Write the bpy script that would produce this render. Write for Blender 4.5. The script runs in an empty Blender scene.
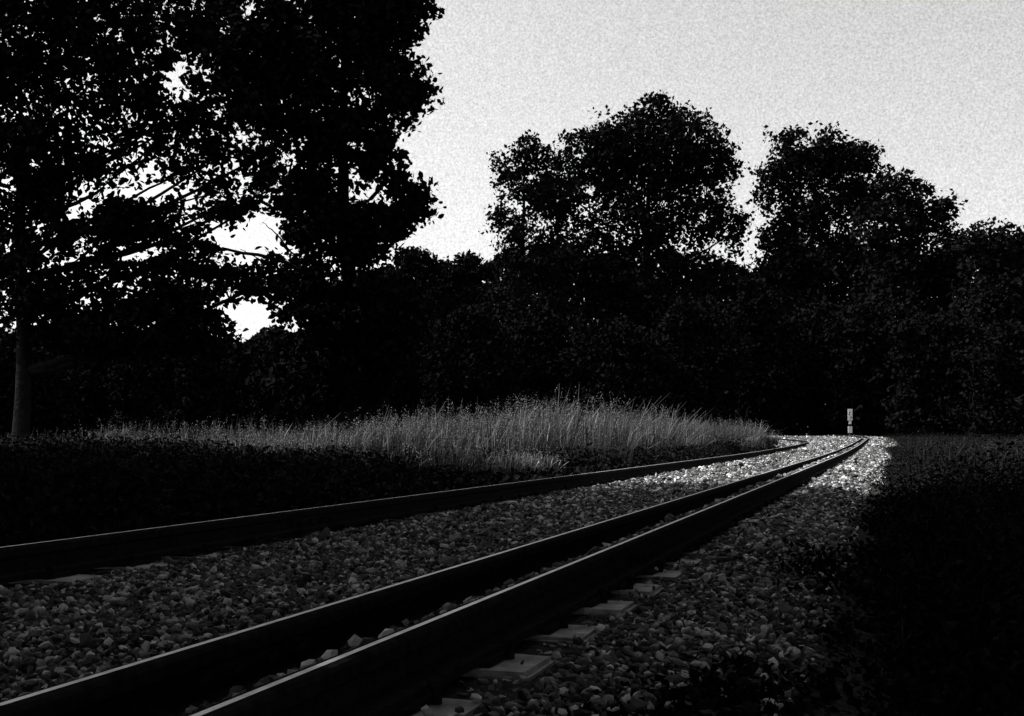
import bpy, math, random
import numpy as np

# ------------------------------------------------------------------ camera, sky, sun, exposure
W, H = 1024, 716
F = 1100.0                      # focal length in pixels
HOR = 435.5                     # horizon row
CZ = 0.492                      # camera height above the sleepers
SUN_AZ = math.radians(-82)      # from +Y, clockwise positive
SUN_EL = math.radians(53)
EXPOSURE = 0.92
SKY_STRENGTH = 0.15
SUN_STRENGTH = 4.8

S = bpy.context.scene
C = S.collection
cam_d = bpy.data.cameras.new('camera')
cam = bpy.data.objects.new('camera', cam_d)
C.objects.link(cam)
cam_d.sensor_width = 36.0
cam_d.lens = F * 36.0 / W
cam_d.shift_y = (HOR - H / 2) / W
cam_d.clip_start = 0.05
cam_d.clip_end = 5000
cam.location = (0, 0, CZ)
cam.rotation_euler = (math.pi / 2, 0, 0)
S.camera = cam

world = bpy.data.worlds.new('World')
S.world = world
world.use_nodes = True
nt = world.node_tree
nt.nodes.clear()
sky = nt.nodes.new('ShaderNodeTexSky')
sky.sky_type = 'NISHITA'
sky.sun_disc = False
sky.sun_elevation = SUN_EL
sky.sun_rotation = SUN_AZ
sky.air_density = 1.0
sky.dust_density = 3.0
sky.ozone_density = 1.0
bw = nt.nodes.new('ShaderNodeRGBToBW')
bg = nt.nodes.new('ShaderNodeBackground')
bg.inputs['Strength'].default_value = SKY_STRENGTH
wo = nt.nodes.new('ShaderNodeOutputWorld')
nt.links.new(sky.outputs[0], bw.inputs[0])
# fine grey mottling added to the sky, standing in for film grain
tc = nt.nodes.new('ShaderNodeTexCoord')
nz = nt.nodes.new('ShaderNodeTexNoise')
nz.inputs['Scale'].default_value = 540.0
nz.inputs['Detail'].default_value = 3.0
nz.inputs['Roughness'].default_value = 0.8
nt.links.new(tc.outputs['Generated'], nz.inputs['Vector'])
mr = nt.nodes.new('ShaderNodeMapRange')
mr.inputs['From Min'].default_value = 0.3
mr.inputs['From Max'].default_value = 0.7
mr.inputs['To Min'].default_value = 0.70
mr.inputs['To Max'].default_value = 1.30
nt.links.new(nz.outputs['Fac'], mr.inputs['Value'])
mu = nt.nodes.new('ShaderNodeMath'); mu.operation = 'MULTIPLY'
nt.links.new(bw.outputs[0], mu.inputs[0])
nt.links.new(mr.outputs[0], mu.inputs[1])
nt.links.new(mu.outputs[0], bg.inputs['Color'])
nt.links.new(bg.outputs[0], wo.inputs['Surface'])

sun_d = bpy.data.lights.new('sun', 'SUN')
sun_d.energy = SUN_STRENGTH
sun_d.angle = math.radians(0.5)
sun_d.color = (1.0, 0.995, 0.985)
sun = bpy.data.objects.new('sun', sun_d)
C.objects.link(sun)
sun.location = (-20, 20, 40)
sun.rotation_euler = (math.pi / 2 - SUN_EL, 0, math.pi - SUN_AZ)

S.view_settings.view_transform = 'Standard'
S.view_settings.look = 'None'
S.view_settings.exposure = EXPOSURE
S.view_settings.gamma = 1.0
S.view_settings.use_curve_mapping = False
S.cycles.max_bounces = 4
S.cycles.diffuse_bounces = 2
S.cycles.transparent_max_bounces = 4

rng = np.random.default_rng(7)
random.seed(7)

# ------------------------------------------------------------------ helpers
def px2w(px, py, d):
    """photo pixel at depth d -> world point"""
    return np.array([(px - 512.0) / F * d, d, CZ + (HOR - py) / F * d])

def mesh_np(name, verts, faces, mat, attr=None, smooth=False):
    verts = np.asarray(verts, dtype=np.float32)
    faces = np.asarray(faces, dtype=np.int32)
    me = bpy.data.meshes.new(name)
    k = faces.shape[1]
    me.vertices.add(len(verts))
    me.vertices.foreach_set('co', verts.ravel())
    me.loops.add(faces.size)
    me.loops.foreach_set('vertex_index', faces.ravel())
    me.polygons.add(len(faces))
    me.polygons.foreach_set('loop_start', np.arange(0, faces.size, k, dtype=np.int32))
    me.polygons.foreach_set('loop_total', np.full(len(faces), k, dtype=np.int32))
    me.polygons.foreach_set('use_smooth', np.full(len(faces), smooth, dtype=bool))
    if attr is not None:
        a = me.attributes.new('tone', 'FLOAT', 'POINT')
        a.data.foreach_set('value', np.asarray(attr, dtype=np.float32))
    me.update(calc_edges=True)
    me.validate()
    me.materials.append(mat)
    return me

def obj(name, me, parent=None):
    o = bpy.data.objects.new(name, me)
    C.objects.link(o)
    if parent is not None:
        o.parent = parent
    return o

def tag(o, label=None, cat=None, group=None, kind=None):
    if label: o['label'] = label
    if cat: o['category'] = cat
    if group: o['group'] = group
    if kind: o['kind'] = kind
    return o

def empty(name, loc, label, cat, group=None):
    o = bpy.data.objects.new(name, None)
    o.location = loc
    o.empty_display_size = 0.3
    C.objects.link(o)
    return tag(o, label, cat, group)

def tubes(paths, nside=7):
    """list of (points, radii) -> verts, quads"""
    V, Q, base = [], [], 0
    for pts, rad in paths:
        pts = np.asarray(pts, float)
        n = len(pts)
        tang = np.gradient(pts, axis=0)
        tang /= np.linalg.norm(tang, axis=1)[:, None] + 1e-9
        ref = np.array([0.31, 0.17, 0.05])
        for i in range(n):
            t = tang[i]
            r = ref if abs(t[2]) > 0.6 else np.array([0.02, 0.05, 1.0])
            a = np.cross(t, r); a /= np.linalg.norm(a)
            b = np.cross(t, a)
            for k in range(nside):
                th = 2 * math.pi * k / nside
                V.append(pts[i] + rad[i] * (a * math.cos(th) + b * math.sin(th)))
        for i in range(n - 1):
            for k in range(nside):
                k2 = (k + 1) % nside
                Q.append((base + i * nside + k, base + i * nside + k2,
                          base + (i + 1) * nside + k2, base + (i + 1) * nside + k))
        base += n * nside
    return np.array(V), np.array(Q)

def smooth_path(pts, n=10, wob=0.0, r=None):
    pts = np.asarray(pts, float)
    t = np.linspace(0, len(pts) - 1, n)
    out = np.stack([np.interp(t, np.arange(len(pts)), pts[:, i]) for i in range(3)], 1)
    for _ in range(2):
        o2 = out.copy()
        o2[1:-1] = (out[:-2] + 2 * out[1:-1] + out[2:]) / 4
        out = o2
    if wob:
        w = (r or rng).normal(0, wob, out.shape)
        w[0] = 0; w[-1] = 0
        out = out + w
    return out

def rand_rot(n, r):
    """n random orthonormal frames"""
    q = r.normal(size=(n, 4)); q /= np.linalg.norm(q, axis=1)[:, None]
    w, x, y, z = q.T
    return np.stack([np.stack([1-2*(y*y+z*z), 2*(x*y-z*w), 2*(x*z+y*w)], 1),
                     np.stack([2*(x*y+z*w), 1-2*(x*x+z*z), 2*(y*z-x*w)], 1),
                     np.stack([2*(x*z-y*w), 2*(y*z+x*w), 1-2*(x*x+y*y)], 1)], 1)

# ------------------------------------------------------------------ materials (all grey: the photograph is black and white)
def mat_plain(name, v, rough=0.9, spec=0.0, noise=None, attr=False, bump=None, metal=0.0, transl=0.0):
    m = bpy.data.materials.new(name)
    m.use_nodes = True
    n = m.node_tree.nodes; l = m.node_tree.links
    p = n['Principled BSDF']
    p.inputs['Roughness'].default_value = rough
    p.inputs['Metallic'].default_value = metal
    p.inputs['Specular IOR Level'].default_value = spec
    p.inputs['Base Color'].default_value = (v, v, v, 1)
    src = None
    if attr:
        a = n.new('ShaderNodeAttribute'); a.attribute_name = 'tone'
        src = a.outputs['Fac']
    if noise:
        sc, lo, hi = noise
        t = n.new('ShaderNodeTexCoord')
        z = n.new('ShaderNodeTexNoise'); z.inputs['Scale'].default_value = sc
        z.inputs['Detail'].default_value = 5
        l.new(t.outputs['Object'], z.inputs['Vector'])
        r = n.new('ShaderNodeMapRange')
        r.inputs['From Min'].default_value = 0.3; r.inputs['From Max'].default_value = 0.7
        r.inputs['To Min'].default_value = lo; r.inputs['To Max'].default_value = hi
        l.new(z.outputs['Fac'], r.inputs['Value'])
        if src is None:
            src = r.outputs[0]
        else:
            k = n.new('ShaderNodeMath'); k.operation = 'MULTIPLY'
            l.new(src, k.inputs[0]); l.new(r.outputs[0], k.inputs[1])
            src = k.outputs[0]
    if src is not None:
        l.new(src, p.inputs['Base Color'])
    if bump:
        sc, st, di = bump
        t = n.new('ShaderNodeTexCoord')
        z = n.new('ShaderNodeTexNoise'); z.inputs['Scale'].default_value = sc
        z.inputs['Detail'].default_value = 6
        l.new(t.outputs['Object'], z.inputs['Vector'])
        b = n.new('ShaderNodeBump'); b.inputs['Strength'].default_value = st
        b.inputs['Distance'].default_value = di
        l.new(z.outputs['Fac'], b.inputs['Height'])
        l.new(b.outputs[0], p.inputs['Normal'])
    if transl:
        tr = n.new('ShaderNodeBsdfTranslucent')
        tr.inputs['Color'].default_value = (v, v, v, 1)
        if src is not None:
            l.new(src, tr.inputs['Color'])
        mx = n.new('ShaderNodeMixShader'); mx.inputs[0].default_value = transl
        l.new(p.outputs[0], mx.inputs[1]); l.new(tr.outputs[0], mx.inputs[2])
        l.new(mx.outputs[0], n['Material Output'].inputs['Surface'])
    return m

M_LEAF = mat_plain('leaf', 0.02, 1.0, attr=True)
M_BARK = mat_plain('bark', 0.03, 1.0, noise=(9, 0.008, 0.02), bump=(14, 0.8, 0.03))
M_STONE = mat_plain('ballast_stone', 0.3, 0.85, 0.25, attr=True, noise=(60, 0.8, 1.15))
M_BED = mat_plain('ballast_bed', 0.12, 1.0, noise=(45, 0.02, 0.06), bump=(60, 1.0, 0.03))
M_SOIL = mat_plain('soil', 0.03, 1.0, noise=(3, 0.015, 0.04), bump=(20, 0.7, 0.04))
M_HEAD = mat_plain('rail_steel', 0.6, 0.42, 0.5, noise=(30, 0.45, 0.75), metal=0.45)
M_RUST = mat_plain('rail_rust', 0.02, 0.9, 0.0, noise=(40, 0.008, 0.022), bump=(80, 0.4, 0.004))
M_WOOD = mat_plain('sleeper_wood', 0.3, 0.85, 0.1, noise=(12, 0.15, 0.42), bump=(40, 0.6, 0.01))
M_GRASS = mat_plain('dry_grass', 0.25, 0.8, 0.0, attr=True, transl=0.4)
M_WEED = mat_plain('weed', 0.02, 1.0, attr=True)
M_WHITE = mat_plain('white_paint', 0.8, 0.6, 0.2, noise=(9, 0.5, 0.85))
M_BLACK = mat_plain('black_paint', 0.02, 0.7, 0.1)

# ------------------------------------------------------------------ terrain height and track line
HEAD = math.atan((887.6 - 512) / F)           # track heading, right of the view axis
TH = math.tan(HEAD)
REF0 = -2.135                                  # X of the track centre line at Y=0
Y_CURVE, R_CURVE = 41.0, 30.0
def rise(y):
    t = np.clip((np.asarray(y, float) - 20) / 42, 0, 1)
    return 0.405 * t ** 1.8

# centre line sampled by arc length
def track_line(ds=0.25, length_after=75.0, y_curve=Y_CURVE, r_curve=R_CURVE):
    pts, hd = [], []
    y = -8.0
    step = ds * math.cos(HEAD)
    while y < y_curve:
        pts.append((REF0 + TH * y, y)); hd.append(HEAD); y += step
    x, y = pts[-1]; h = HEAD
    for i in range(int(length_after / ds)):
        if h > math.radians(-88):
            h -= ds / r_curve
        x += math.sin(h) * ds; y += math.cos(h) * ds
        pts.append((x, y)); hd.append(h)
    return np.array(pts), np.array(hd)
TP, THD = track_line()
NRM = np.stack([np.cos(THD), -np.sin(THD)], 1)      # to the right of travel
TP2, THD2 = track_line(y_curve=55.0, r_curve=30.0, length_after=60.0)      # the right hand pair runs straight on for longer
NRM2 = np.stack([np.cos(THD2), -np.sin(THD2)], 1)
def at_track(i, u, z=0.0):
    """point at lateral offset u (right +) of sample i"""
    p = TP[i] + NRM[i] * u
    return p, rise(p[1]) + z
CA = math.cos(HEAD)
def x0_to_u(x0): return (x0 - REF0) * CA
U1, U2, U3 = x0_to_u(-3.017), x0_to_u(-1.254), x0_to_u(-0.939)
RAIL_H = 0.112

def lateral(x, y, P=None, N=None):
    """signed distance to the centre line (vectorised, nearest sample) and sample index"""
    x = np.asarray(x); y = np.asarray(y)
    out = np.empty(x.shape); idx = np.empty(x.shape, int)
    P = TP[::2] if P is None else P[::2]; N = NRM[::2] if N is None else N[::2]
    for s in range(0, x.size, 4000):
        dx = x.flat[s:s+4000][:, None] - P[:, 0]; dy = y.flat[s:s+4000][:, None] - P[:, 1]
        k = np.argmin(dx * dx + dy * dy, axis=1)
        r = np.arange(len(k))
        out.flat[s:s+4000] = dx[r, k] * N[k, 0] + dy[r, k] * N[k, 1]
        idx.flat[s:s+4000] = k * 2
    return out, idx

U_EDGE_R = 1.78            # right foot of the ballast
U_EDGE_L = -1.55           # left foot of the ballast
def ground_z(x, y):
    x = np.asarray(x, float); y = np.asarray(y, float)
    u, k = lateral(x, y)
    z = rise(y) - 0.04
    # right shoulder falls to the bank
    r = np.clip((u - 1.35) / 0.55, 0, 1)
    near = np.clip(1 - (y - 30) / 20, 0, 1)
    z = z - 0.13 * r * r * near
    # left ditch
    l = np.clip((-1.2 - u) / 0.8, 0, 1)
    z = z - 0.14 * l * near
    # crest falls away beyond the far edge of the track
    z = z - 0.10 * np.clip((y - 64) / 10, 0, 1)
    return z

def build_ground():
    ys = np.concatenate([np.linspace(-60, -4, 15), np.linspace(-3, 20, 93), np.linspace(20.5, 80, 100),
                         np.linspace(84, 200, 20), np.array([260, 400, 700, 1200, 2000])])
    xs = np.concatenate([np.array([-2000, -900, -400, -200, -120]), np.linspace(-80, -12, 35), np.linspace(-11, 34, 181),
                         np.linspace(35, 80, 24), np.array([120, 200, 400, 900, 2000])])
    X, Y = np.meshgrid(xs, ys)
    Z = ground_z(X.ravel(), Y.ravel())
    V = np.stack([X.ravel(), Y.ravel(), Z], 1)
    nx = len(xs); ny = len(ys)
    i = (np.arange(ny - 1)[:, None] * nx + np.arange(nx - 1)).ravel()
    Fq = np.stack([i, i + 1, i + 1 + nx, i + nx], 1)
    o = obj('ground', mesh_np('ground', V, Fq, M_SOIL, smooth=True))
    tag(o, kind='structure')
build_ground()

def sweep_strip(name, us, zs, mat, i0=0, i1=None, closed=False, step=1, smooth=False, zfun=None, TP=TP, NRM=NRM):
    """sweep a lateral profile (u, z) along the track"""
    idx = np.arange(i0, len(TP) if i1 is None else i1, step)
    us = np.asarray(us); zs = np.asarray(zs); m = len(us)
    P = TP[idx][:, None, :] + NRM[idx][:, None, :] * us[None, :, None]
    yref = TP[idx][:, 1]
    Zb = (ground_z_rail(P) if zfun is None else zfun(P)) + zs[None, :]
    V = np.concatenate([P, Zb[:, :, None]], 2).reshape(-1, 3)
    n = len(idx)
    cols = np.arange(m if closed else m - 1)
    a = (np.arange(n - 1)[:, None] * m)
    q = np.stack([a + cols, a + (cols + 1) % m, a + m + (cols + 1) % m, a + m + cols], 2).reshape(-1, 4)
    return V, q
def ground_z_rail(P):
    z = rise(P[:, :, 1])
    z = z - 0.10 * np.clip((P[:, :, 1] - 66) / 10, 0, 1)
    return z

# ballast bed: the packed gravel surface under the loose stones
us = [-1.72, -1.45, -1.25, -0.95, -0.75, -0.4, 0, 0.4, 0.75, 0.92, 0.985, 1.05, 1.095, 1.115, 1.2, 1.4, 1.6, 1.8, 2.15]
zs = [-0.16, -0.06, -0.03, -0.025, -0.02, -0.016, -0.014, -0.016, -0.02, -0.02, 0.035, 0.072, 0.078, -0.025, -0.025, -0.03, -0.05, -0.09, -0.17]
V, q = sweep_strip('ballast_bed', us, zs, M_BED)
i_far = int((44.0 + 8.0) / (0.25 * CA))
V2, q2 = sweep_strip('x', [-6.5, -3.5, -1.5, 0, 1.2, 1.8, 2.3], [-0.034, -0.03, -0.028, -0.028, -0.034, -0.06, -0.17], M_BED, i0=i_far, TP=TP2, NRM=NRM2)
q2 = q2 + len(V); V = np.concatenate([V, V2]); q = np.concatenate([q, q2])
tag(obj('ballast_bed', mesh_np('ballast_bed', V, q, M_BED)), kind='structure')

def box_mesh(name, lx, ly, lz, mat, bev=0.008, jit=0.0, seed=0):
    import bmesh
    bm = bmesh.new()
    bmesh.ops.create_cube(bm, size=1)
    bmesh.ops.scale(bm, vec=(lx, ly, lz), verts=bm.verts)
    if lx > 0.8:
        e = [ed for ed in bm.edges if abs(ed.verts[0].co.x - ed.verts[1].co.x) > lx * 0.9]
        bmesh.ops.subdivide_edges(bm, edges=e, cuts=14)
    bmesh.ops.bevel(bm, geom=[ed for ed in bm.edges if ed.calc_face_angle(0) > 0.5], offset=bev, segments=2, affect='EDGES')
    r = random.Random(seed)
    for v in bm.verts:
        v.co.x += r.uniform(-jit, jit); v.co.y += r.uniform(-jit, jit); v.co.z += r.uniform(-jit, jit) * 0.5
    me = bpy.data.meshes.new(name); bm.to_mesh(me); bm.free()
    me.materials.append(mat)
    return me
# ------------------------------------------------------------------ rails
def build_rail(u, joint_y, label, TP=TP, NRM=NRM):
    root_i = 40
    p, z = at_track(root_i, u)
    hw = 0.027; fw = 0.056; t = RAIL_H
    head = [(-0.0068, t), (0.0068, t)]
    body = [(0.0072, t-0.0006), (hw-0.006, t-0.003), (hw, t-0.010), (hw, t-0.034), (0.009, t-0.046), (0.009, 0.03), (fw, 0.016), (fw, -0.004),
            (-fw, -0.004), (-fw, 0.016), (-0.009, 0.03), (-0.009, t-0.046), (-hw, t-0.034), (-hw, t-0.010), (-hw+0.006, t-0.003), (-0.0072, t-0.0006)]
    r = empty('rail', (p[0], p[1], float(z)), label, 'rail', 'rails of the track')
    off = np.array([p[0], p[1], float(z)])
    us = u + np.array([a for a, b in head]); zs = np.array([b for a, b in head])
    V, q = sweep_strip('x', us, zs, M_HEAD, TP=TP, NRM=NRM)
    obj('running_surface', mesh_np('running_surface', V - off, q, M_HEAD), r)
    us = u + np.array([a for a, b in body]); zs = np.array([b for a, b in body])
    V, q = sweep_strip('x', us, zs, M_RUST, TP=TP, NRM=NRM)
    obj('rail_body', mesh_np('rail_body', V - off, q, M_RUST), r)
    fi = int((joint_y + 8.0) / (0.25 * CA)); fp, fz = at_track(fi, u)
    for sd in (-1, 1):
        fo = obj('fishplate', box_mesh('fishplate', 0.018, 0.46, 0.05, M_RUST, 0.004), r)
        fo.location = (fp[0] + NRM[fi][0] * 0.018 * sd - off[0], fp[1] + NRM[fi][1] * 0.018 * sd - off[1], float(fz) + 0.048 - off[2])
        fo.rotation_euler = (0, 0, -HEAD)
        for kk in (-0.17, -0.06, 0.06, 0.17):
            Vb, qb = tubes([([(0, 0, 0), (sd * 0.016, 0, 0), (sd * 0.018, 0, 0)], [0.014, 0.014, 0.003])], 6)
            bo = obj('bolt', mesh_np('bolt', Vb, qb, M_RUST), fo)
            bo.location = (sd * 0.009, kk, 0)
build_rail(U1, 5.65, 'far left rail nearest the tall grass, its thin bright edge curving left in the distance')
build_rail(U2, 2.52, 'middle rail of the three, bright edge between wide ballast and the outer right rail', TP2, NRM2)
build_rail(U3, 4.6, 'right hand rail of the close pair, beside the pale sleeper ends', TP2, NRM2)

# ------------------------------------------------------------------ sleepers
U_TIE_R = x0_to_u(-0.755); U_TIE_L = U1 - 0.36
TIE_L = U_TIE_R - U_TIE_L; TIE_C = (U_TIE_R + U_TIE_L) / 2
tie_meshes = [box_mesh('sleeper_%s' % w, TIE_L, 0.20, 0.12, M_WOOD, 0.01, 0.004, k) for k, w in enumerate(('smooth', 'split', 'worn'))]
plate_me = box_mesh('tie_plate', 0.20, 0.15, 0.012, M_RUST, 0.003)
def spike_mesh():
    V, q = tubes([([(0, 0, -0.01), (0, 0, 0.022), (0.002, 0, 0.024)], [0.011, 0.011, 0.011]),
                  ([(-0.006, 0, 0.022), (0, 0, 0.034), (0.001, 0, 0.04)], [0.019, 0.019, 0.004])], 8)
    return mesh_np('spike', V, q, M_RUST)
spike_me = spike_mesh()
ORD = ['nearest', 'second', 'third', 'fourth', 'fifth', 'sixth', 'seventh', 'eighth', 'ninth', 'tenth', 'eleventh', 'twelfth']
def build_sleepers():
    arc = 0.0; count = 0
    ds = 0.25; spacing = 0.43
    total = 0.25 * (len(TP) - 1)
    s = (2.04 + 8.0) / CA        # arc position of the first sleeper in the picture
    s -= 2 * spacing
    vis = 0
    while s < total - 26:
        f = s / ds; i = int(f); fr = f - i
        c = TP[i] * (1 - fr) + TP[i + 1] * fr
        n = NRM[i] * (1 - fr) + NRM[i + 1] * fr
        p = c + n * TIE_C
        ang = math.atan2(n[1], n[0]) + random.uniform(-0.012, 0.012)
        sink = random.uniform(-0.018, 0.002) if vis > 4 else random.uniform(-0.004, 0.002)
        z = float(rise(p[1])) - 0.070 + sink
        right_end = c + n * U_TIE_R
        scr_y = HOR + CZ * F / right_end[1] if right_end[1] > 0.5 else 9999
        o = obj('sleeper', tie_meshes[count % 3])
        o.location = (p[0], p[1], z); o.rotation_euler = (0, 0, ang)
        if scr_y < H and vis < 12:
            lab = ORD[vis] + (' sleeper from the front, pale end bare of gravel beside the right rail' if sink > -0.009 else ' sleeper from the front, its end nearly hidden by gravel')
            if vis == 0: lab = 'nearest sleeper of all, pale end bare of gravel beside the right rail'
            vis += 1
        else:
            lab = 'weathered sleeper almost wholly buried in ballast far along the track' if scr_y < H else 'sleeper cut off by the bottom edge of the picture'
        tag(o, lab, 'sleeper', 'sleepers under the rails')
        if right_end[1] < 22:
            for u, side in ((U1, 0), (U2 + 0.02, 0), (U3 - 0.02, 1)):
                if side == 1 or u == U1 or True:
                    pl = obj('tie_plate', plate_me, o)
                    pl.location = (u - TIE_C, 0, 0.0665)
            for u in (U1 - 0.085, U1 + 0.085, U3 + 0.085, U2 - 0.085):
                sp = obj('spike', spike_me, o)
                sp.location = (u - TIE_C, random.choice((-0.04, 0.04)), 0.068)
                sp.rotation_euler = (0, 0, random.uniform(0, 3))
        count += 1
        s += spacing * random.uniform(0.96, 1.04)
build_sleepers()

# ------------------------------------------------------------------ loose ballast
ICO_V = None
def ico():
    import bmesh
    bm = bmesh.new(); bmesh.ops.create_icosphere(bm, subdivisions=1, radius=1)
    v = np.array([x.co[:] for x in bm.verts]); f = np.array([[a.index for a in fc.verts] for fc in bm.faces])
    bm.free(); return v, f
ICO = ico()
def build_ballast():
    r = np.random.default_rng(11)
    VV, FF, TT = [], [], []
    base = 0
    OV = np.array([(1, 0, 0), (-1, 0, 0), (0, 1, 0), (0, -1, 0), (0, 0, 1), (0, 0, -1)], float)
    OF = np.array([(0, 2, 4), (2, 1, 4), (1, 3, 4), (3, 0, 4), (2, 0, 5), (1, 2, 5), (3, 1, 5), (0, 3, 5)])
    def emit(px, py, pz, size, small=False):
        nonlocal base
        IV, IF = (OV * 1.1, OF) if small else (ICO[0], ICO[1])
        n = len(px)
        jit = 1 + r.normal(0, 0.22, (n, len(IV), 1))
        sc = np.stack([r.uniform(0.75, 1.4, n), r.uniform(0.6, 1.1, n), r.uniform(0.4, 0.85, n)], 1)
        v = IV[None] * jit * sc[:, None, :]
        R = rand_rot(n, r)
        # mostly lying flat
        v = np.einsum('nij,nkj->nki', R, v)
        v[:, :, 2] *= 0.85
        v = v * (size * 0.5)[:, None, None] + np.stack([px, py, pz], 1)[:, None, :]
        f = IF[None] + (base + np.arange(n) * len(IV))[:, None, None]
        tone = np.clip(r.lognormal(math.log(0.062), 0.8, n), 0.010, 0.6)
        tone = np.where(r.uniform(0, 1, n) < 0.17, r.uniform(0.28, 0.6, n), tone)      # a random share of much paler stones, for speckle contrast
        VV.append(v.reshape(-1, 3)); FF.append(f.reshape(-1, 3)); TT.append(np.repeat(tone, len(IV)))
        base += n * len(IV)
    def zone(y0, y1, dens, size, umin=-1.62, umax=1.85, small=False):
        i0 = np.searchsorted(TP[:, 1] * (np.arange(len(TP)) < 240) + 1e3 * (np.arange(len(TP)) >= 240), y0)
        sel = np.where((TP[:, 1] >= y0) & (TP[:, 1] < y1))[0]
        if len(sel) == 0: return
        n = int(len(sel) * 0.25 * (umax - umin) * dens)
        i = sel[r.integers(0, len(sel), n)]
        u = r.uniform(umin, umax, n)
        al = r.uniform(-0.13, 0.13, n)
        t = np.stack([np.sin(THD[i]), np.cos(THD[i])], 1)
        p = TP[i] + NRM[i] * u[:, None] + t * al[:, None]
        s = size * r.lognormal(0, 0.28, n)
        bed = np.interp(u, us_b, zs_b)
        z = ground_z_rail(p[None])[0] + bed + s * 0.05 + r.uniform(0, 1, n) ** 1.5 * s * 0.55
        keep = np.ones(n, bool)
        for ur in (U1, U2, U3):
            keep &= np.abs(u - ur) > np.where((u > U2) & (u < U3) & (ur == U3), 0.03, 0.075) + s * 0.4
        # bare strips of the sleepers next to the rails: keep stones low there, so they vanish below the sleeper tops
        bare = ((u > U1 + 0.05) & (u < U1 + 0.24)) | ((u > U3) & (u < U_TIE_R + 0.03)) | ((u > U1 - 0.3) & (u < U1))
        z = np.where(bare, z - 0.014, z)
        # fewer stones at the ragged outer edge
        edge = np.clip((u - np.interp(p[:, 1], [8, 26], [1.45, 1.8])) / 0.4, 0, 1)
        keep &= r.uniform(0, 1, n) > edge * 0.75
        keep &= ~((u < -1.4) & (p[:, 1] < 42) & (r.uniform(0, 1, n) < 0.6))
        emit(p[keep, 0], p[keep, 1], z[keep], s[keep], small)
    us_b, zs_b = us, zs
    zone(1.0, 5.0, 5200, 0.0195)
    zone(5.0, 9.0, 3400, 0.024)
    zone(9.0, 14.0, 1900, 0.031)
    zone(14.0, 22.0, 1000, 0.041, -1.62, 2.0)
    zone(22.0, 40.0, 900, 0.046, -1.62, 2.15, True)
    # stray stones lying on the sleeper ends
    n = 190
    sel = np.where((TP[:, 1] > 1.2) & (TP[:, 1] < 9))[0]; i = sel[r.integers(0, len(sel), n)]
    u = U3 + 0.07 + r.uniform(0, 1, n) ** 0.6 * (U_TIE_R - U3 - 0.03); al = r.uniform(-0.13, 0.13, n)
    p = TP[i] + NRM[i] * u[:, None] + np.stack([np.sin(THD[i]), np.cos(THD[i])], 1) * al[:, None]
    sz = 0.017 * r.lognormal(0, 0.35, n)
    emit(p[:, 0], p[:, 1], rise(p[:, 1]) - 0.008 + sz * 0.2, sz)
    # the wide gravelled fan at the bend
    n = 260000
    x = r.uniform(6, 32, n); y = r.uniform(39, 76, n)
    ua, _ = lateral(x, y); ub, _ = lateral(x, y, TP2, NRM2)
    k = (ua > -2.2) & (ub < 2.2 + r.uniform(-0.4, 0.3, n)) & (np.abs(ua - U1) > 0.1) & (np.abs(ub - U2) > 0.1) & (np.abs(ub - U3) > 0.1)
    k &= ((ua < 2.4) | (ub > -6.4))
    x, y = x[k], y[k]; sz = 0.066 * r.lognormal(0, 0.28, len(x))
    z = ground_z_rail(np.stack([x, y], 1)[None])[0] - 0.015 + r.uniform(0, 1, len(x)) ** 1.5 * sz * 0.5
    emit(x, y, z, sz, True)
    me = mesh_np('ballast', np.concatenate(VV), np.concatenate(FF), M_STONE, np.concatenate(TT))
    tag(obj('ballast', me), 'loose grey crushed stone ballast spread between and beside the rails', 'ballast', kind='stuff')
build_ballast()

# ------------------------------------------------------------------ foliage
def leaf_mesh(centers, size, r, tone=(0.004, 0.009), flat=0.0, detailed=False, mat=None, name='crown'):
    n = len(centers)
    if detailed:   # pointed oval leaf, folded along the midrib
        L = np.array([(-0.5, 0, 0), (-0.18, 0.30, 0.07), (0.2, 0.26, 0.07), (0.55, 0, -0.06), (0.2, -0.26, 0.07), (-0.18, -0.30, 0.07)])
        Fb = np.array([(0, 3, 2, 1), (0, 5, 4, 3)])
    else:
        L = np.array([(-0.5, 0, 0), (0.0, 0.34, 0.08), (0.5, 0, -0.04), (0.0, -0.34, 0.05)])
        Fb = np.array([(0, 1, 2, 3)])
    R = rand_rot(n, r)
    s = size * r.uniform(0.6, 1.35, n)
    v = np.einsum('nij,kj->nki', R, L)
    if flat:
        v[:, :, 2] *= (1 - flat)
    v = v * s[:, None, None] + centers[:, None, :]
    f = Fb[None] + (np.arange(n) * len(L))[:, None, None]
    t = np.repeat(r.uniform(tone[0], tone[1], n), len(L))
    return mesh_np(name, v.reshape(-1, 3), f.reshape(-1, 4), mat or M_LEAF, t)

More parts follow.
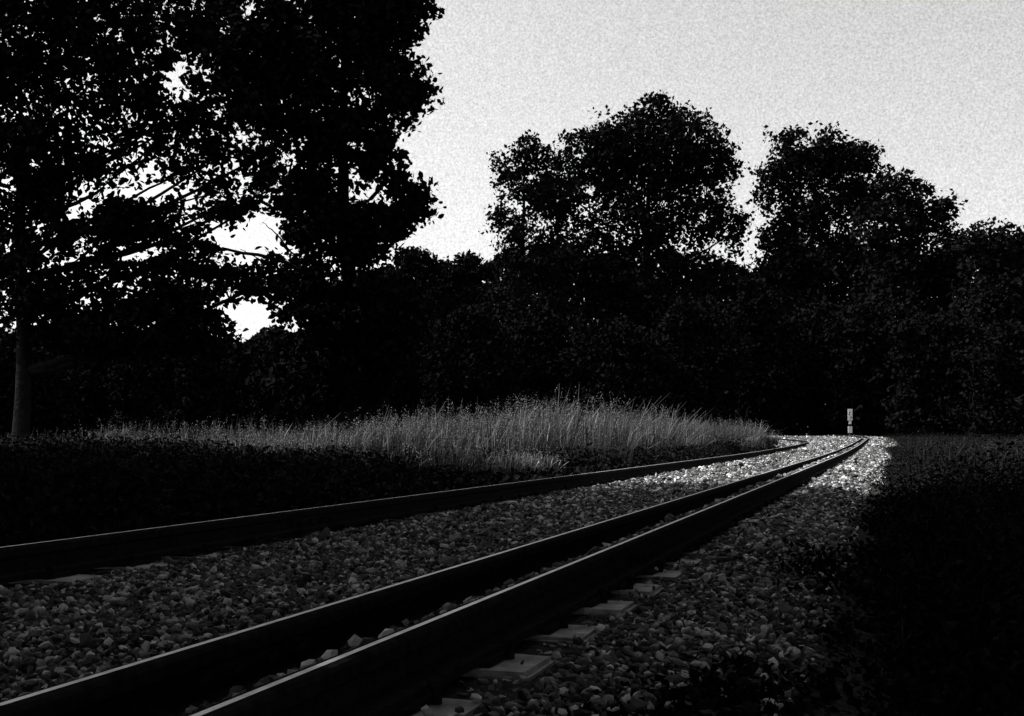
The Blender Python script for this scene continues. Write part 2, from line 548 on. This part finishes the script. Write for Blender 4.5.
DENS = 3.4
def crown_points(lobes, d, base, r, clump_r, per, dens, depth=0.8, gaps=()):
    """lobes: (px, py, rx, ry[, weight]) given on the photo; each is an ellipsoid volume at depth d"""
    k = d / F
    P, cl_all = [], []
    for lb in lobes:
        px, py, rx, ry = lb[:4]; w = lb[4] if len(lb) > 4 else 1.0
        n = max(4, int(rx * ry * math.pi * dens * DENS * w * (k * k) / (clump_r * clump_r)))
        def ball(m_, p_):
            a_ = r.normal(size=(m_, 3)); a_ /= np.linalg.norm(a_, axis=1)[:, None]
            return a_ * (r.uniform(0, 1, m_) ** p_)[:, None]
        core = r.uniform(0, 1, n) < 0.42
        nb = max(7, int(26 * min(1.6, (rx * ry) / 2500.0)))
        bc = ball(nb, 0.12) * r.uniform(0.68, 0.92, nb)[:, None]
        br = r.uniform(0.2, 0.36, nb)
        pick = r.integers(0, nb, n)
        q = np.where(core[:, None], ball(n, 0.45) * 0.78, bc[pick] + ball(n, 0.42) * br[pick][:, None])
        c = np.array([px, py])
        dd = q[:, 1] * depth * (rx + ry) / 2 * k
        X = (px + q[:, 0] * rx - 512) * k
        Z = CZ + (HOR - py + q[:, 2] * ry) * k
        keep = np.ones(n, bool)
        for (gx, gy, gr, *g2) in gaps:
            gry = g2[0] if g2 else gr
            keep &= (((px + q[:, 0] * rx - gx) / gr) ** 2 + ((py - q[:, 2] * ry - gy) / gry) ** 2) > 1
        cc = np.stack([X, d + dd, Z], 1)[keep]
        cl_all.append(cc)
    cl = np.concatenate(cl_all)
    m = r.poisson(per, len(cl)) + 2
    idx = np.repeat(np.arange(len(cl)), m)
    sig = clump_r * r.uniform(0.6, 1.3, len(cl))
    off = r.normal(size=(len(idx), 3)); off /= np.linalg.norm(off, axis=1)[:, None]
    off *= (r.uniform(0, 1, len(idx)) ** 0.5)[:, None]
    P = cl[idx] + off * sig[idx][:, None] * np.array([1.1, 1.1, 0.75])
    P = P[P[:, 2] > 0.1 + 0.3]
    return P - base, cl - base

def build_tree(name, label, cat, d, trunk_px, trunk_r, lobes, leaf, clump_r, per, dens, seed, group=None,
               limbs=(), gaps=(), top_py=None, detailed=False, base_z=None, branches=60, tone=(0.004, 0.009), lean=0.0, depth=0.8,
               parts=('trunk', 'crown')):
    r = np.random.default_rng(seed)
    bx = (trunk_px - 512) / F * d
    bz = float(ground_z(np.array([bx]), np.array([d]))[0]) - 0.05 if base_z is None else base_z
    base = np.array([bx, d, bz])
    root = empty(name, tuple(base), label, cat, group)
    P, cl = crown_points(lobes, d, base, r, clump_r, per, dens, depth, gaps)
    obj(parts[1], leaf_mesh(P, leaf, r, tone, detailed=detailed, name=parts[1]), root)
    k = d / F
    tp = min(l[1] for l in lobes) if top_py is None else top_py
    hgt = CZ + (HOR - tp) * k - bz
    paths = []
    tr = smooth_path([(0, 0, 0), (0.01 * hgt, 0, hgt * 0.3), (lean * hgt * 0.5 - 0.01 * hgt, 0.02 * hgt, hgt * 0.6), (lean * hgt, 0, hgt * 0.92)], 14, trunk_r * 0.12, r)
    rad = np.interp(np.linspace(0, 1, 14), [0, 0.06, 0.5, 1], [trunk_r * 1.5, trunk_r, trunk_r * 0.65, trunk_r * 0.12])
    paths.append((tr, rad))
    for lm in limbs:
        pts = [px2w(a, b, d + (c if c is not None else 0)) - base for (a, b, c) in lm[0]]
        sp = smooth_path(pts, 12, lm[1] * 0.4, r)
        paths.append((sp, np.linspace(lm[1], lm[1] * 0.25, 12)))
    # main limbs to lobe centres, twigs to clumps
    for lb in lobes:
        c = px2w(lb[0], lb[1], d) - base
        h0 = max(0.12 * hgt, min(c[2] - 0.35 * abs(c[0]) - 0.05 * hgt, hgt * 0.85))
        i = int(np.clip(np.searchsorted(tr[:, 2], h0), 1, 12))
        st = tr[i]
        mid = st * 0.5 + c * 0.5 + np.array([0, 0, -0.04 * hgt])
        paths.append((smooth_path([st, mid, c], 8, trunk_r * 0.08, r), np.linspace(rad[i] * 0.6, rad[i] * 0.14, 8)))
        near = cl[np.linalg.norm((cl - c) / np.array([lb[2] * k, lb[2] * k, lb[3] * k]), axis=1) < 1.0]
        if len(near):
            for q in near[r.integers(0, len(near), max(2, branches // len(lobes)))]:
                paths.append((smooth_path([c * r.uniform(0.7, 1.0) + st * 0 if False else c, (c + q) / 2 + r.normal(0, 0.03 * hgt, 3) * 0.5, q], 6), np.linspace(rad[i] * 0.13 + 0.004, 0.006 + 0.0002 * d, 6)))
    V, q = tubes(paths, 6)
    obj(parts[0], mesh_np(parts[0], V, q, M_BARK, smooth=True), root)
    return root

GT = 'trees along the line'
# big near tree on the left: the dense right half and the loose left half of the screen of leaves
build_tree('broadleaf_tree', 'tall dense broadleaf tree left of the open sky gap, broad leaves overhanging it', 'tree',
    32, 345, 0.30,
    [(345, 20, 80, 75), (300, 100, 68, 60), (385, 85, 46, 45), (345, 150, 55, 50), (402, 200, 34, 34), (425, 195, 14, 14, .8), (330, 225, 55, 50),
     (345, 300, 62, 55), (370, 235, 40, 40), (325, 370, 70, 60), (385, 330, 50, 70), (395, 20, 38, 45), (250, 40, 70, 70), (300, -60, 120, 60), (420, 95, 18, 20, .7), (392, 165, 20, 20, .6), (310, 185, 30, 40), (300, 290, 24, 44)],
    0.20, 0.42, 16, 1.1, 21, GT, detailed=True, branches=90,
    limbs=[([(330, 285, 0), (290, 263, -.6), (250, 250, -1), (205, 247, -1.2), (160, 258, -1.3)], 0.075),
           ([(300, 262, -.4), (275, 232, -.8), (262, 222, -1)], 0.03),
           ([(285, 262, -.5), (265, 262, -.7), (240, 249, -1)], 0.035)],
    gaps=[(262, 224, 22, 16), (235, 248, 18, 10), (255, 318, 26, 18), (350, 178, 12, 14)])
build_tree('broadleaf_tree', 'loose open crowned tree at the far left, sky showing between its leaves', 'tree',
    29, 20, 0.24,
    [(110, 95, 85, 50, .8), (205, 105, 62, 45, .75), (95, 165, 50, 40, .6), (215, 160, 60, 35, .7), (105, 235, 55, 38, .8), (185, 262, 60, 30, .75), (230, 200, 40, 25, .5),
     (10, 150, 80, 130), (120, 20, 120, 55), (30, 290, 70, 60), (140, 300, 60, 30), (0, 20, 90, 80), (195, 310, 35, 26), (118, 268, 40, 18, .9), (168, 118, 26, 34, .8), (236, 216, 24, 11, .5), (150, 150, 26, 18, .6), (140, 225, 60, 20, .6), (272, 150, 20, 20, .8), (265, 280, 34, 28, .7), (270, 190, 34, 28, .9), (225, 285, 40, 24, .8), (130, 330, 120, 40), (160, 215, 70, 40, .5)],
    0.18, 0.36, 12, 0.95, 22, GT, detailed=True, branches=110,
    limbs=[([(30, 260, 0), (80, 225, .4), (130, 198, .6), (165, 182, .8), (200, 165, 1)], 0.06),
           ([(60, 240, .2), (120, 215, .5), (170, 208, .7), (220, 190, .8), (250, 195, 1)], 0.045),
           ([(40, 300, 0), (110, 255, .3), (180, 228, .6), (245, 210, .8)], 0.04)],
    gaps=[(152, 193, 20, 13), (197, 206, 15, 11), (240, 195, 12, 6), (265, 224, 22, 17), (228, 243, 18, 8), (252, 316, 25, 17), (86, 300, 13, 17), (90, 250, 7, 6), (175, 85, 12, 7), (236, 120, 7, 7), (88, 92, 9, 9)])
# centre and right
build_tree('oak_tree', 'broad round crowned tree, biggest in the middle of the skyline', 'tree',
    86, 650, 0.55,
    [(645, 150, 62, 52), (600, 160, 48, 45), (690, 150, 48, 45), (655, 118, 42, 24), (575, 200, 50, 45, .75), (640, 215, 70, 50), (705, 205, 38, 42), (720, 160, 24, 24, .8),
     (660, 290, 85, 60), (585, 270, 60, 50), (640, 360, 90, 60), (730, 235, 18, 28, .8)],
    0.36, 0.9, 15, 1.25, 23, GT, branches=90, gaps=[(592, 186, 9, 9), (588, 207, 12, 7), (655, 250, 3, 3)])
build_tree('oak_tree', 'smaller ragged tree joined to the left side of the big round crowned one', 'tree',
    80, 525, 0.38,
    [(530, 160, 26, 24), (512, 185, 24, 24, .7), (530, 205, 36, 26, .55), (505, 225, 22, 24, .6), (550, 185, 30, 36, .8), (525, 255, 45, 35), (520, 320, 60, 60), (528, 140, 7, 10, .8), (500, 158, 8, 10, .6)],
    0.32, 0.7, 13, 1.0, 24, GT, branches=70, gaps=[(520, 205, 14, 7), (538, 222, 16, 7), (530, 178, 8, 5)])
build_tree('oak_tree', 'second tallest tree on the right, upright crown beyond the narrow sky gap', 'tree',
    84, 815, 0.45,
    [(810, 150, 48, 32), (785, 180, 36, 36), (845, 165, 38, 34), (815, 205, 55, 40), (870, 200, 30, 30), (780, 235, 28, 36, .85), (830, 270, 80, 50), (800, 340, 80, 70), (760, 300, 40, 50), (868, 158, 14, 16, .7)],
    0.35, 0.85, 15, 1.2, 25, GT, branches=80, gaps=[(808, 143, 7, 4), (808, 196, 8, 8), (742, 228, 12, 18), (803, 158, 4, 4)])
build_tree('oak_tree', 'lower spreading tree at the right edge, flat layered boughs against the sky', 'tree',
    76, 905, 0.40,
    [(890, 180, 22, 12), (912, 195, 26, 16), (935, 215, 26, 20), (890, 225, 50, 34), (940, 260, 50, 40), (900, 300, 60, 60), (920, 370, 70, 60), (860, 330, 40, 60)],
    0.33, 0.8, 15, 1.2, 26, GT, branches=70, gaps=[(876, 172, 7, 4), (868, 189, 6, 4), (893, 196, 8, 5)])
build_tree('oak_tree', 'rounded tree standing at the far right edge of the wood, lower than its neighbours', 'tree',
    70, 1010, 0.38,
    [(985, 245, 34, 24), (1020, 250, 46, 30), (1000, 300, 60, 50), (1050, 300, 50, 60), (990, 370, 60, 60)],
    0.32, 0.8, 15, 1.3, 27, GT, branches=60)
for (px, top, w, lab, sd) in ((415, 247, 34, 'flat topped distant tree under the open sky gap, next to the near left tree', 31),
                              (462, 248, 30, 'distant tree under the open sky gap, touching the ragged tree', 32)):
    build_tree('distant_tree', lab, 'tree', 100, px, 0.4,
        [(px, top + 24, w, 22), (px - 12, top + 60, w, 40), (px + 12, top + 70, w, 40), (px, top + 130, w * 1.3, 60)],
        0.36, 0.8, 16, 1.4, sd, GT, branches=40)

# the far wood behind everything: one mass of leaves
def far_wood():
    r = np.random.default_rng(77)
    n = 140000
    px = r.uniform(-160, 1180, n)
    top = np.interp(px, [-160, 60, 230, 300, 330, 480, 560, 740, 800, 1180], [325, 330, 345, 330, 285, 262, 248, 268, 245, 250]) + 6 * np.sin(px * 0.11) + 5 * np.sin(px * 0.043)
    d = r.uniform(103, 112, n)
    z1 = CZ + (HOR - top) / F * d
    z = 0.0 + z1 * r.uniform(0, 1, n) ** 1.05
    P = np.stack([(px - 512) / F * d, d, z], 1)
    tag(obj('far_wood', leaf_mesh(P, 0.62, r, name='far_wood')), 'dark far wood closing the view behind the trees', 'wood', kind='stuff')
far_wood()

# shrubs under the trees
shrubs = [  # px, top row, half width, depth, label
    (-10, 330, 80, 46, 'dark bushy thicket at the extreme left edge behind the grass'),
    (90, 318, 70, 52, 'dark rounded shrub under the loose left tree, small patch of sky above'),
    (170, 322, 60, 48, 'wide dark shrub behind the dim end of the grass, under the left boughs'),
    (245, 338, 50, 54, 'low dark shrub beneath the bright leafy sky hole on the left'),
    (300, 325, 50, 50, 'dark shrub at the foot of the dense left tree, to its left'),
    (345, 300, 48, 56, 'faintly lit leafy shrub below the dense left tree'),
    (405, 305, 50, 62, 'dark shrub behind the grass, below the open sky gap'),
    (470, 300, 52, 60, 'dark shrub in front of the ragged tree, behind the tallest grass'),
    (545, 310, 56, 66, 'dark shrub left of the big round crowned tree'),
    (620, 320, 56, 64, 'dark shrub directly under the big round crowned tree'),
    (695, 295, 52, 68, 'dark shrub to the right under the big round crowned tree'),
    (755, 275, 46, 72, 'tall dark shrub closing the foot of the narrow sky gap'),
    (815, 300, 56, 74, 'dark shrub behind the bend of the track, left of the white marker post'),
    (880, 300, 56, 71, 'dark shrub just right of the white marker post, behind the rails'),
    (945, 305, 54, 66, 'dark shrub above the right bank, under the layered boughs'),
    (1015, 320, 54, 60, 'dark shrub at the right edge above the bank'),
]
for i, (px, top, hw, d, lab) in enumerate(shrubs):
    mid = (top + HOR) / 2
    r_ = random.Random(i)
    lobes = [(px, top + 32, hw * .62, 34), (px - hw * .5, mid - 10, hw * .6, 44), (px + hw * .5, mid - 6, hw * .6, 44),
             (px, mid + 20, hw * .9, 60), (px - hw * .4, 415, hw * .7, 26), (px + hw * .4, 415, hw * .7, 26), (px + r_.uniform(-.5, .5) * hw, top + 22, hw * .3, 20)]
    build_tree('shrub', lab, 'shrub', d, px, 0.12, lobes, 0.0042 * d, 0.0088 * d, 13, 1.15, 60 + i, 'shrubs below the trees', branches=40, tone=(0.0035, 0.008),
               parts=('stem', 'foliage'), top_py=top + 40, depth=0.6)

# unseen trees added beside and behind the viewer to shade the foreground
def shade_tree(x, y, h, rad, low, seed, label):
    r = np.random.default_rng(seed)
    z0 = float(ground_z(np.array([x]), np.array([y]))[0]) - 0.05
    root = empty('broadleaf_tree', (x, y, z0), label, 'tree', GT)
    n = int(4.2 * rad * rad * (h - low) * 1.25)
    q = r.normal(size=(n, 3)); q /= np.linalg.norm(q, axis=1)[:, None]
    q *= (r.uniform(0.1, 1, n) ** (1 / 2.4))[:, None]
    cl = q * np.array([rad, rad, (h - low) / 2]) + np.array([0, 0, (h + low) / 2])
    m = 26
    P = np.repeat(cl, m, 0) + r.normal(size=(n * m, 3)) * 0.32
    obj('crown', leaf_mesh(P, 0.24, r), root)
    paths = [(smooth_path([(0, 0, 0), (0.1, 0, h * .4), (0, 0.1, h * .9)], 12, 0.02, r), np.linspace(0.32, 0.05, 12))]
    for c in cl[r.integers(0, n, 40)]:
        s = np.array([0.05, 0, max(h * .2, c[2] - 2.0)])
        paths.append((smooth_path([s, (s + c) / 2 + r.normal(0, .2, 3), c], 7), np.linspace(0.09, 0.015, 7)))
    V, f = tubes(paths, 6)
    obj('trunk', mesh_np('trunk', V, f, M_BARK, smooth=True), root)
SHADE = [(-13.5, 15.0, 17, 4.4, 3), (-12.0, 7.6, 18, 5.0, 1.5), (-7.5, 2.6, 17, 4.8, .8), (-6, -6, 17, 5.2, .6), (2.2, -4.0, 18, 5.2, .5), (9.5, -1.5, 16, 5.2, .5), (9.8, 4.6, 16, 4.0, .6),
         (-7.2, 7.9, 21, 4.5, 7.5), (5.2, 6.6, 17, 6.0, 7.2), (-0.4, 1.5, 17, 4.5, 7.5)]
SHL = ['leafy tree nearest the left edge of the picture, its boughs shading the rails', 'leafy tree left of the track outside the view', 'leafy tree close on the left of the photographer',
       'leafy tree behind the photographer on the left', 'leafy tree behind the photographer on the right', 'leafy tree right of the photographer', 'leafy tree on the right bank outside the view',
       'tallest leafy tree left of the track, crown high above the rails', 'leafy tree on the right bank, crown high above the rails', 'x']
SHADE = SHADE[:9]
for i, a in enumerate(SHADE):
    shade_tree(*a, 90 + i, SHL[i])

# ------------------------------------------------------------------ tall grass
def blades(px, py, pz, height, width, r, tone, lean=0.22, seg=4, seed_frac=0.45, seedw=2.6, mat=None, name='tall_grass'):
    n = len(px)
    th = r.uniform(0, 2 * math.pi, n)
    dirx, diry = np.cos(th) + 0.7, np.sin(th)
    bend = np.abs(r.normal(0, lean, n)) * height
    face = r.uniform(0, math.pi, n)
    wx, wy = np.cos(face), np.sin(face)
    V = np.empty((n, (seg + 1) * 2, 3))
    hs = r.uniform(0, 1, n) < seed_frac
    for k in range(seg + 1):
        t = k / seg
        cx = px + dirx * bend * t ** 2.2; cy = py + diry * bend * t ** 2.2
        cz = pz + height * (t - 0.12 * t ** 3 * (bend / height))
        w = width * (1 - 0.8 * t)
        if k == seg - 1: w = np.where(hs, width * seedw * 0.5, w)
        if k == seg: w = np.where(hs, width * 0.5, w * 0.5)
        V[:, 2 * k] = np.stack([cx - wx * w, cy - wy * w, cz], 1)
        V[:, 2 * k + 1] = np.stack([cx + wx * w, cy + wy * w, cz], 1)
    tv = np.repeat(tone[:, None], (seg + 1) * 2, 1)
    tv[hs, -4:] = np.clip(tone[hs] * 3.0, 0, 0.5)[:, None]      # pale seed heads
    b = (np.arange(n) * (seg + 1) * 2)[:, None, None]
    q = np.array([[2 * k, 2 * k + 1, 2 * k + 3, 2 * k + 2] for k in range(seg)])[None] + b
    return mesh_np(name, V.reshape(-1, 3), q.reshape(-1, 4), mat or M_GRASS, tv.ravel())

def front_line(x):
    return np.where(x < 0.6, 15.6 + (0.6 - x) * 0.95, 15.6)

def build_grass():
    r = np.random.default_rng(5)
    n = 330000
    x = r.uniform(-19, 14, n); y = r.uniform(14.5, 50, n)
    u, k = lateral(x, y)
    wob = 0.5 * np.sin(x * 1.7) + 0.4 * np.sin(x * 0.6 + 1.0)
    keep = (u < -1.75 - 0.3 * np.abs(np.sin(y * 0.9)) - 0.2 * np.abs(np.sin(y * 0.37))) & (y > front_line(x) + wob) & (y < front_line(x) + 8 + 2.6 * np.clip(x, 0, 20)) & (u > -22)
    keep &= (y < 43)
    pat = np.sin(x * 1.3 + y * 0.7) + np.sin(x * 0.45 - y * 0.9 + 2) + np.sin(y * 1.9 + x * 2.3)
    leftness = np.clip((-x - 1.5) / 8, 0, 1)
    keep &= r.uniform(-2.2, 2.2, n) < pat * 0.55 + 0.6 - 2.6 * leftness
    x = x[keep]; y = y[keep]; pat = pat[keep]; leftness = leftness[keep]; n = len(x)
    z = ground_z(x, y) - 0.02
    edge = np.clip((y - front_line(x) + 0.3) / 1.6, 0.3, 1)
    h = r.normal(0.93, 0.17, n) * (0.5 + 0.5 * edge) + 0.05 * pat - 0.12 * leftness
    h *= 0.84 + 0.24 * np.exp(-((x - 0.8) / 3.2) ** 2) + 0.05 * np.sin(x * 2.1) + 0.04 * np.sin(x * 5.3 + y)
    h = np.where(r.uniform(0, 1, n) < 0.02, h * 1.22, h)
    h = np.clip(h, 0.2, 1.5) * np.clip((46 - y) / 7, 0.35, 1)
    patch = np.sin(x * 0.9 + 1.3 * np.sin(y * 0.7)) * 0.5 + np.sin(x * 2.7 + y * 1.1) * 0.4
    # low tussocks at the front, paler tone standing in for sunlit patches
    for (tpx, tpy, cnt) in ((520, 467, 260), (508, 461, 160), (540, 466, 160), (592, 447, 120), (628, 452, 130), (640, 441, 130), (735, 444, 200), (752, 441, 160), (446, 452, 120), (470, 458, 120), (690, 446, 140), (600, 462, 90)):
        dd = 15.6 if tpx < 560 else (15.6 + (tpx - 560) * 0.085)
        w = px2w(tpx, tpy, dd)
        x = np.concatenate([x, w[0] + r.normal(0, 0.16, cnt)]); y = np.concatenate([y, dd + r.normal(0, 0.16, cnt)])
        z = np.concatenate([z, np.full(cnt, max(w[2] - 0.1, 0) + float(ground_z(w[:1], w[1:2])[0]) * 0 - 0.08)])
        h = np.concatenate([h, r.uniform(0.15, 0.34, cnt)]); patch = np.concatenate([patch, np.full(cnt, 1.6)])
    n = len(x)
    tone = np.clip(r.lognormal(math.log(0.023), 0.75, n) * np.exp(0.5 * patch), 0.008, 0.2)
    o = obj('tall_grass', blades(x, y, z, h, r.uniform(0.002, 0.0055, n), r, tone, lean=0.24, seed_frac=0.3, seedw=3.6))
    tips = r.uniform(0, 1, n) < 0.30
    per = 7
    tx = np.repeat(np.stack([x, y, z + h * 0.93], 1)[tips], per, 0)
    tx += np.stack([r.normal(0, 0.022, len(tx)), r.normal(0, 0.022, len(tx)), r.normal(0, 0.055, len(tx))], 1)
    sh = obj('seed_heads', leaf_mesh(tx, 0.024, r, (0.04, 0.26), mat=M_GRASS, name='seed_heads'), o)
    tag(o, 'tall pale dry grass with seed heads in a long band left of the track', 'grass', kind='stuff')
    # dark leafy weeds mixed in, standing in for shade low in the grass
    m = 5200
    x = r.uniform(-19, 14, m); y = r.uniform(14.5, 48, m)
    nf = 2600
    x[:nf] = np.where(r.uniform(0, 1, nf) < 0.7, r.uniform(-9, 2.5, nf), r.uniform(2, 10, nf))
    y[:nf] = front_line(x[:nf]) + np.abs(r.normal(0, 0.9, nf)) + 0.5
    alt = x[:nf] > 2.0
    y[:nf][alt] = ((x[:nf] - REF0) / TH + 1.9 / CA / TH)[alt] + np.abs(r.normal(0, 0.8, alt.sum()))
    u, k = lateral(x, y)
    kk = (u < -1.8) & (y > front_line(x) + 0.5) & (y < front_line(x) + 9 + 2.6 * np.clip(x, 0, 20)) & (y < 43)
    x = x[kk]; y = y[kk]; m = len(x); per = 30
    z = ground_z(x, y); hh = np.where(np.arange(len(kk))[kk] < nf, r.uniform(0.12, 0.5, m), r.uniform(0.2, 0.7, m)) * np.clip((46 - y) / 7, 0.35, 1)
    c = np.repeat(np.stack([x, y, z], 1), per, 0) + np.stack([r.normal(0, 0.11, m * per), r.normal(0, 0.11, m * per), np.repeat(hh, per) * r.uniform(0, 1, m * per)], 1)
    o = obj('undergrowth', leaf_mesh(c, 0.06, r, (0.004, 0.018), mat=M_WEED, name='undergrowth'))
    tag(o, 'dark leafy weeds growing among the tall grass', 'weeds', kind='stuff')
build_grass()

# ------------------------------------------------------------------ dark low weeds either side
def weeds(name, x, y, hfun, r, leaf, label, cat, per=14):
    z = ground_z(x, y)
    h = hfun(x, y)
    n = len(x)
    c = np.repeat(np.stack([x, y, z], 1), per, 0)
    hh = np.repeat(h, per)
    c = c + np.stack([r.normal(0, 0.09, n * per), r.normal(0, 0.09, n * per), hh * r.uniform(0, 1, n * per) ** 0.8], 1)
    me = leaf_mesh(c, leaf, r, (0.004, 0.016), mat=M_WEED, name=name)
    tag(obj(name, me), label, cat, kind='stuff')
rw = np.random.default_rng(3)
# right bank
n = 9000
yy = 1.3 + (1 - rw.uniform(0, 1, n)) ** 1.7 * 55; uu = 1.77 + 0.3 * np.clip((yy - 8) / 18, 0, 1) + 0.16 * np.sin(yy * 2.3) + 0.1 * np.sin(yy * 5.1) + 0.1 - 0.22 * np.clip((6 - yy) / 3, 0, 1) + rw.uniform(0, 1, n) ** 1.4 * (1.0 + 0.33 * yy)
ii = np.clip(((yy + 8) / (0.25 * CA)).astype(int), 0, len(TP) - 200)
xx = REF0 + TH * yy + uu / CA
nf = 2500
yf = rw.uniform(48, 78, nf); xf = rw.uniform(12, 48, nf)
uf, _ = lateral(xf, yf)
uf2, _ = lateral(xf, yf, TP2, NRM2)
kf = (uf > 2.6) & (uf2 > 2.5)
k = (xx < 0.62 * yy + 1.2) & ((xx ** 2 + yy ** 2) > 1.4) & (xx > -0.30 - 0.25 * np.clip((6 - yy) / 3, 0, 1) + TH * yy)
def h_right(x, y):
    return np.clip(0.05 + 0.06 * y, 0.08, 0.38) * rw.lognormal(-0.35, 0.4, len(x)) * np.clip(1.2 - 2.0 * rise(y), 0.35, 1) * np.clip((lateral(x, y)[0] - 1.75) / 0.9, 0.16, 1) * (1 + 0.3 * np.sin(x * 1.9 + y))
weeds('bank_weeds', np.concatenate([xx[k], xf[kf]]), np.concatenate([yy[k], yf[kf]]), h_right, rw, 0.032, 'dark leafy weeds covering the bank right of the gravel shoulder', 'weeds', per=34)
rb = np.random.default_rng(41)
n = 4200
yb = 5.5 + rb.uniform(0, 1, n) ** 1.5 * 40; xb = REF0 + TH * yb + (2.35 + 0.2 * np.clip((yb - 8) / 18, 0, 1) + rb.uniform(0, 1, n) ** 1.2 * (1 + 0.3 * yb)) / CA
ny_ = 420
yb[:ny_] = rb.uniform(1.9, 6.5, ny_); xb[:ny_] = REF0 + TH * yb[:ny_] + (1.9 + np.abs(rb.normal(0, 0.35, ny_))) / CA
kb = (np.sin(xb * 2.1) + np.sin(yb * 1.3 + xb) + rb.uniform(-1, 1, n)) > 0.1
xb = xb[kb]; yb = yb[kb]; n = len(xb)
hb = rb.uniform(0.25, 0.62, n) * np.clip((yb - 0.5) / 7, 0.12, 1) * np.clip(1.15 - 1.6 * rise(yb), 0.4, 1)
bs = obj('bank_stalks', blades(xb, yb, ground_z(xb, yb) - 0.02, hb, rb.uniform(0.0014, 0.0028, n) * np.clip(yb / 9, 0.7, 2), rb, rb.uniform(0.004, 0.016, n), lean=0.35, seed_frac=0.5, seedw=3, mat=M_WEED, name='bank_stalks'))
tag(bs, 'dark thin weed stalks standing out of the right bank', 'weeds', kind='stuff')
# left ditch between the rail and the tall grass
n = 14000
yy = rw.uniform(4.0, 27, n); xx = rw.uniform(-14, 2.5, n)
u_, _ = lateral(xx, yy)
fr = np.where(xx < 0.6, 15.6 + (0.6 - xx) * 0.95, 15.6)
k = (u_ < -1.5) & (yy < fr + 1.0) & (xx > -0.56 * yy - 0.5)
def h_left(x, y):
    return np.clip(0.12 + 0.018 * (y - 4) + 0.03 * np.clip(-x - 1, 0, 9), 0.08, 0.62) * rw.uniform(0.45, 1.1, len(x)) * np.where(x > -1.5, 0.65, 1.0)
weeds('ditch_weeds', xx[k], yy[k], h_left, rw, 0.07, 'dark low weeds between the left rail and the tall grass', 'weeds', per=16)

# ------------------------------------------------------------------ white marker post
def marker_post():
    d = 67.0
    k = d / F
    base = px2w(850, 436.3, d)
    gz = float(ground_z(np.array([base[0]]), np.array([d]))[0])
    root = empty('marker_post', (base[0], d, gz), 'narrow white trackside marker post with a dark band, beside the bend', 'marker post')
    zz = lambda py: CZ + (HOR - py) * k - gz
    def b(name, py0, py1, wpx, t, mat, yoff=0.0, par=root, bev=0.01):
        h = zz(py0) - zz(py1)
        o = obj(name, box_mesh(name, wpx * k, t, h, mat, bev), par)
        o.location = (0, yoff, (zz(py0) + zz(py1)) / 2)
        return o
    pole = obj('pole', None, None) if False else None
    V, q = tubes([([(0, 0.03, -0.1), (0, 0.03, zz(420)), (0, 0.03, zz(409.6))], [0.035, 0.035, 0.03])], 10)
    obj('pole', mesh_np('pole', V, q, M_BLACK), root)
    p = b('upper_board', 409, 420.6, 4.6, 0.04, M_WHITE, -0.03)
    for dy, dx in ((2.4, -0.7), (0.2, -1.0), (-2.6, 0.9)):
        m = box_mesh('mark', 1.3 * k, 0.006, 1.1 * k, M_BLACK, 0.002)
        o = obj('mark', m, p); o.location = (dx * k, -0.023, dy * k)
    b('neck', 420.7, 424.2, 2.6, 0.035, M_WHITE, -0.03)
    b('band', 424.3, 426.2, 3.4, 0.05, M_BLACK, -0.03)
    b('lower_board', 426.3, 433.0, 4.2, 0.04, M_WHITE, -0.03)
marker_post()
